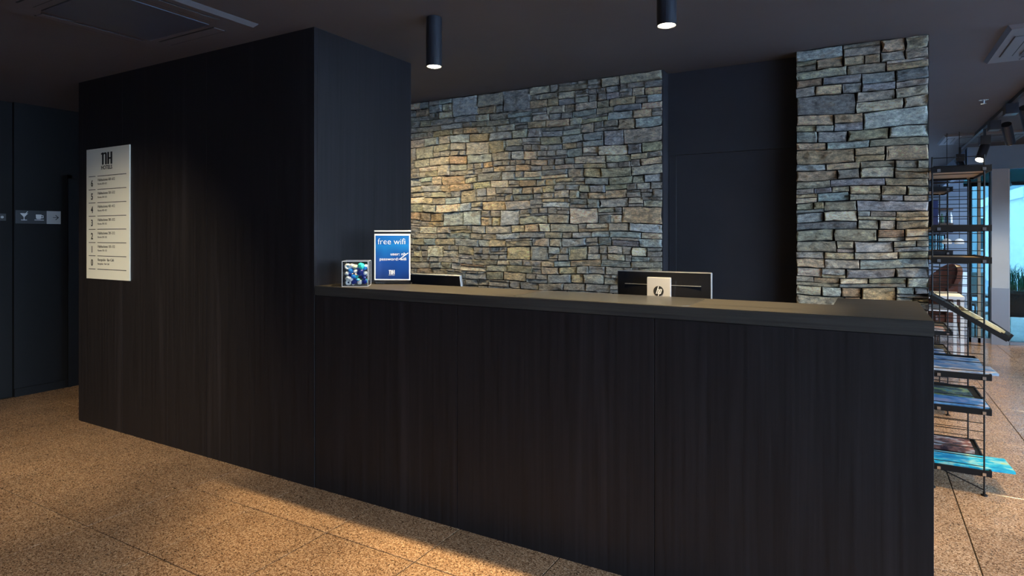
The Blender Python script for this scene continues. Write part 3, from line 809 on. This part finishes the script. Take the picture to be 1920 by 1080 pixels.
def magazine(x, y, z, cov, label, lx=.29, ly=.215, th=.007, rz=0, ry=0, group='magazines on the racks'):
    t = thing('magazine', label, 'magazine', (x, y, z), rz, group); t.rotation_euler = (0, ry, rz)
    bm = bmesh.new(); bx(bm, -lx/2+.001, lx/2-.001, -ly/2+.001, ly/2-.001, .0008, th-.0008); obj('pages', bm, 'pages', t)
    bm = bmesh.new(); bx(bm, -lx/2, lx/2, -ly/2, ly/2, th-.0008, th); bx(bm, -lx/2, lx/2, -ly/2, ly/2, 0, .0008); bx(bm, -lx/2, lx/2, -ly/2, -ly/2+.0008, .0008, th-.0008)
    obj('cover', bm, cov, t); return t
zs = .6455
magazine(.475, 4.265, zs, 'cov_pale', 'pale pink and blue magazine at the front of the middle rack shelf', .30, .21, .012, .04)
magazine(.455, 4.525, zs, 'cov_blue', 'blue and white magazine at the back of the middle rack shelf', .28, .24, .010, -.05)
zs = .4585
magazine(.455, 4.265, zs, 'cov_sky', 'sky blue magazine at the front of the lower rack shelf', .27, .20, .012, 0)
magazine(.430, 4.53, zs, 'cov_green', 'dark green magazine at the back of the lower rack shelf', .24, .25, .006, .03)
zs = .1285
magazine(.515, 4.275, zs+.006, 'cov_cyan', 'bright cyan magazine on the bottom rack shelf sticking out', .36, .225, .012, .06).location.z = zs
magazine(.430, 4.56, zs, 'cov_red', 'red brown magazine at the back of the bottom rack shelf', .26, .22, .020, 0)
a = math.radians(32)
for k, (s_, yy, lift, lb) in enumerate(((.270, 4.29, 0, 'cream booklet lying lowest on the near half of the sloping rack shelf'), (.285, 4.30, .0135, 'cream booklet lying on top of another on the sloping rack shelf'), (.27, 4.56, 0, 'cream booklet on the far half of the sloping rack shelf'))):
    n_ = (math.sin(a), math.cos(a)); o_ = .0012 + lift
    magazine(RX0-.002+s_*math.cos(a)-.012+n_[0]*o_, yy, 1.068-s_*math.sin(a)+n_[1]*o_, 'cov_cream', lb, .21, .22, .013, 0, a)
# navy book standing on the upper shelf, and stacks on the rear rack
nb = thing('book', 'navy book standing on the upper shelf of the near rack by the pillar', 'book', (.358, 4.42, 1.4495))
bm = bmesh.new(); bx(bm, -.017, .017, -.08, .08, 0, .158, .001); obj('cover', bm, 'navy', nb)
bm = bmesh.new(); bx(bm, -.014, .014, -.078, .081, .002, .156); obj('pages', bm, 'pages', nb)
magazine(.43, 6.0, .6455, 'cov_orange', 'orange and white magazine on the rear rack', .25, .21, .012)
magazine(.43, 6.02, .4585, 'cov_sky', 'blue magazine on the rear rack lower shelf', .26, .21, .012)
magazine(.43, 6.02, .1285, 'cov_blue', 'blue and white magazine on the rear rack bottom shelf', .26, .21, .012)

# ================================================================== LOUNGE BEYOND THE RACKS
def table(x, y, w, d, h, label):
    t = thing('table', label, 'table', (x, y, 0))
    bm = bmesh.new(); bx(bm, -w/2, w/2, -d/2, d/2, h-.03, h, .004); obj('table_top', bm, 'white', t)
    bm = bmesh.new(); bx(bm, -w/2+.03, w/2-.03, -d/2+.03, d/2-.03, h-.16, h-.14); obj('lower_shelf', bm, 'white', t)
    for sx in (-1, 1):
        for sy in (-1, 1):
            bm = bmesh.new(); bx(bm, sx*(w/2-.02)-.015, sx*(w/2-.02)+.015, sy*(d/2-.02)-.015, sy*(d/2-.02)+.015, 0, h-.03); obj('leg', bm, 'white', t)
table(.68, 7.75, .36, .60, .80, 'white lounge table with a lower shelf seen through the magazine racks')
def tub_chair(x, y, rz, label):
    t = thing('chair', label, 'chair', (x, y, 0), rz, 'brown tub chairs in the lounge')
    bm = bmesh.new(); bx(bm, -.19, .19, -.19, .19, .40, .50, .03); obj('seat', bm, 'brown', t)
    bm = bmesh.new(); R = .23; n_ = 14; rows = []
    for k in range(n_+1):
        an = math.radians(-20 + 220*k/n_); hh = .80 + .27*max(0, math.sin(an))
        rows.append([bm.verts.new((r_*math.cos(an), r_*math.sin(an), z_)) for r_, z_ in ((R, .42), (R+.02, hh), (R-.03, hh), (R-.035, .42))])
    for A, B in zip(rows, rows[1:]):
        for q in range(4): bm.faces.new((A[q], B[q], B[(q+1) % 4], A[(q+1) % 4]))
    bm.faces.new(rows[0]); bm.faces.new(rows[-1][::-1])
    obj('curved_back', bm, 'brown', t, smooth=False)
    for sx in (-1, 1):
        for sy in (-1, 1):
            bm = bmesh.new(); cyl(bm, (sx*.18, sy*.18, 0), (sx*.15, sy*.15, .41), .012, 8, .018); obj('leg', bm, 'darkwood', t)
tub_chair(.74, 8.75, -.9, 'polished brown tub chair behind the white lounge table')
def dome(x, y, z, label):
    t = thing('pendant_lamp', label, 'lamp', (x, y, z), 0, 'white dome pendants in the lounge')
    bm = bmesh.new(); lathe(bm, [(.045, -.028), (.047, -.012), (.040, .016), (.024, .028), (.006, .033)], 20); obj('shade', bm, emis('white_dome', (.9, .88, .84), .2), t, smooth=True)
    bm = bmesh.new(); cyl(bm, (0, 0, .031), (0, 0, CZ-z), .003, 6); obj('cord', bm, 'wire', t)
dome(.815, 8.5, 1.335, 'white dome pendant lamp beyond the racks, left of the pair')
dome(.925, 8.45, 1.335, 'white dome pendant lamp beyond the racks, right of the pair')
# shelf with bottles on the far wall
ws = tag(box('wall_shelf', (.36, 1.40, 13.60, 13.80, 1.60, 1.63), 'darkwood'), 'dark wall shelf with bottles across the far lounge wall', 'shelf')
tag(box('shelf_rail', (.36, 1.40, 13.62, 13.80, 1.86, 1.90), 'darkwood', ws), 'red brown upper board')
bt = None
for k, x in enumerate((1.02, 1.10, 1.17, 1.24, 1.31, 1.37)):
    bm = bmesh.new(); hh = .17 + .02*(k % 3)
    lathe(bm, [(.024, 0), (.026, .01), (.026, hh*.6), (.010, hh*.78), (.010, hh), (.004, hh)], 12)
    o = obj('bottle', bm, ('leaf', 'dglass', 'white')[k % 3], None, (x, 13.69, 1.6305), True)
    tag(o, ('dark green', 'black', 'white')[k % 3] + ' bottle on the far wall shelf, %s one along from the left' % ('first', 'second', 'third', 'fourth', 'fifth', 'last')[k], 'bottle', 'bottles on the far wall shelf')

# ================================================================== OUTSIDE
struct('pavement', (-2, 30, 10.2, 45, -.3, -.02), 'pave')
struct('pavement_side', (4.2, 40, -30, 10.2, -.3, -.02), 'pave')
pb = thing('planter', 'long dark planter of tall green grass outside the entrance glass', 'planter', (2.6, 11.6, 0))
bm = bmesh.new(); bx(bm, -.85, 1.2, -.25, .25, .22, .56, .01); obj('trough', bm, 'dglass', pb)
bm = bmesh.new(); bx(bm, -.87, 1.22, -.27, .27, .56, .60); obj('rim', bm, 'steel', pb)
for x in (-.80, .15, 1.1):
    bm = bmesh.new(); bx(bm, x, x+.05, -.22, .22, -.02, .22); obj('trestle', bm, 'black', pb)
bm = bmesh.new()
for k in range(900):
    x, y = random.uniform(-.83, 1.18), random.uniform(-.23, .23); h_ = random.uniform(.35, .62); an = random.uniform(0, 6.28); l_ = random.uniform(.08, .32); w_ = .006
    dx, dy = math.cos(an), math.sin(an); px_, py_ = -dy*w_, dx*w_
    prev = None
    for q in range(5):
        s_ = q/4; c_ = Vector((x+dx*l_*s_**2, y+dy*l_*s_**2, .60 + h_*(s_ - .35*s_**3)))
        ww = 1 - s_*.9; cur = (bm.verts.new(c_ + Vector((px_*ww, py_*ww, 0))), bm.verts.new(c_ - Vector((px_*ww, py_*ww, 0))))
        if prev: bm.faces.new((prev[0], prev[1], cur[1], cur[0]))
        prev = cur
tag(obj('grass', bm, 'grass', pb), kind='stuff')
# awning above the entrance
aw = thing('awning', 'teal fabric awning on dark arms above the entrance outside', 'awning', (2.6, 10.2, 2.5))
bm = bmesh.new()
for a_, b_ in (((-1.3, .05, .05), (1.6, .05, .05)),):
    v = [bm.verts.new(p_) for p_ in ((-1.3, .05, .10), (1.8, .05, .10), (1.8, 1.25, -.32), (-1.3, 1.25, -.32), (-1.3, .05, .115), (1.8, .05, .115), (1.8, 1.25, -.305), (-1.3, 1.25, -.305))]
    for f_ in ((0, 1, 2, 3), (4, 5, 6, 7), (0, 1, 5, 4), (1, 2, 6, 5), (2, 3, 7, 6), (3, 0, 4, 7)): bm.faces.new([v[q] for q in f_])
obj('fabric', bm, 'teal', aw)
for x in (-1.0, -.2, .6, 1.4):
    bm = bmesh.new(); cyl(bm, (x, .1, -.15), (x+.25, 1.2, -.36), .022, 8); obj('arm', bm, 'black', aw)
bm = bmesh.new(); cyl(bm, (-1.3, 1.23, -.34), (1.8, 1.23, -.34), .025, 8); obj('front_bar', bm, 'black', aw)
# buildings across the street
def building(x0, x1, y, h, mat, label, nx, nz, name='building', wz=1.2, ww=.9, z0=.9):
    t = thing(name, label, 'building', ((x0+x1)/2, y, -.02)); hw = (x1-x0)/2
    bm = bmesh.new(); bx(bm, -hw, hw, 0, 6, 0, h); obj('wall', bm, mat, t)
    bm = bmesh.new(); bx(bm, -hw-.1, hw+.1, -.15, 6.1, h, h+.25); obj('cornice', bm, 'bld_white', t)
    for i in range(nx):
        for k in range(nz):
            cx_ = -hw + (i+.5)/nx*2*hw; zz = z0 + k*3.0
            bm = bmesh.new(); bx(bm, cx_-ww/2-.08, cx_+ww/2+.08, -.06, -.001, zz-.08, zz+wz+.08); f_ = obj('window_frame', bm, 'bld_white', t)
            bm = bmesh.new(); bx(bm, cx_-ww/2, cx_+ww/2, -.08, -.061, zz, zz+wz); obj('pane', bm, 'dglass', f_)
building(-3, 16, 30, 9.5, 'bld', 'blue grey building with rows of white framed windows across the street', 9, 3)
building(3.4, 5.4, 19, 2.35, 'bld_white', 'low white kiosk in front of the far building outside', 2, 1, 'kiosk', 1.3, .35, .7)
def patio_chair(x, y, rz, label):
    t = thing('patio_chair', label, 'chair', (x, y, -.02), rz, 'white chairs on the terrace')
    bm = bmesh.new(); bx(bm, -.22, .22, -.22, .22, .42, .46, .01); obj('seat', bm, 'white', t)
    bm = bmesh.new(); bx(bm, -.22, .22, .19, .23, .55, .88, .01); obj('backrest', bm, 'white', t)
    for sx in (-1, 1):
        bm = bmesh.new(); cyl(bm, (sx*.2, -.2, 0), (sx*.2, -.2, .43), .013, 8); obj('leg', bm, 'white', t)
        bm = bmesh.new(); cyl(bm, (sx*.2, .2, 0), (sx*.2, .21, .60), .013, 8); obj('leg', bm, 'white', t)
patio_chair(1.45, 11.1, .5, 'white terrace chair outside the narrow glass by the column')
patio_chair(1.75, 12.6, -2.2, 'white terrace chair farther out behind the planter')
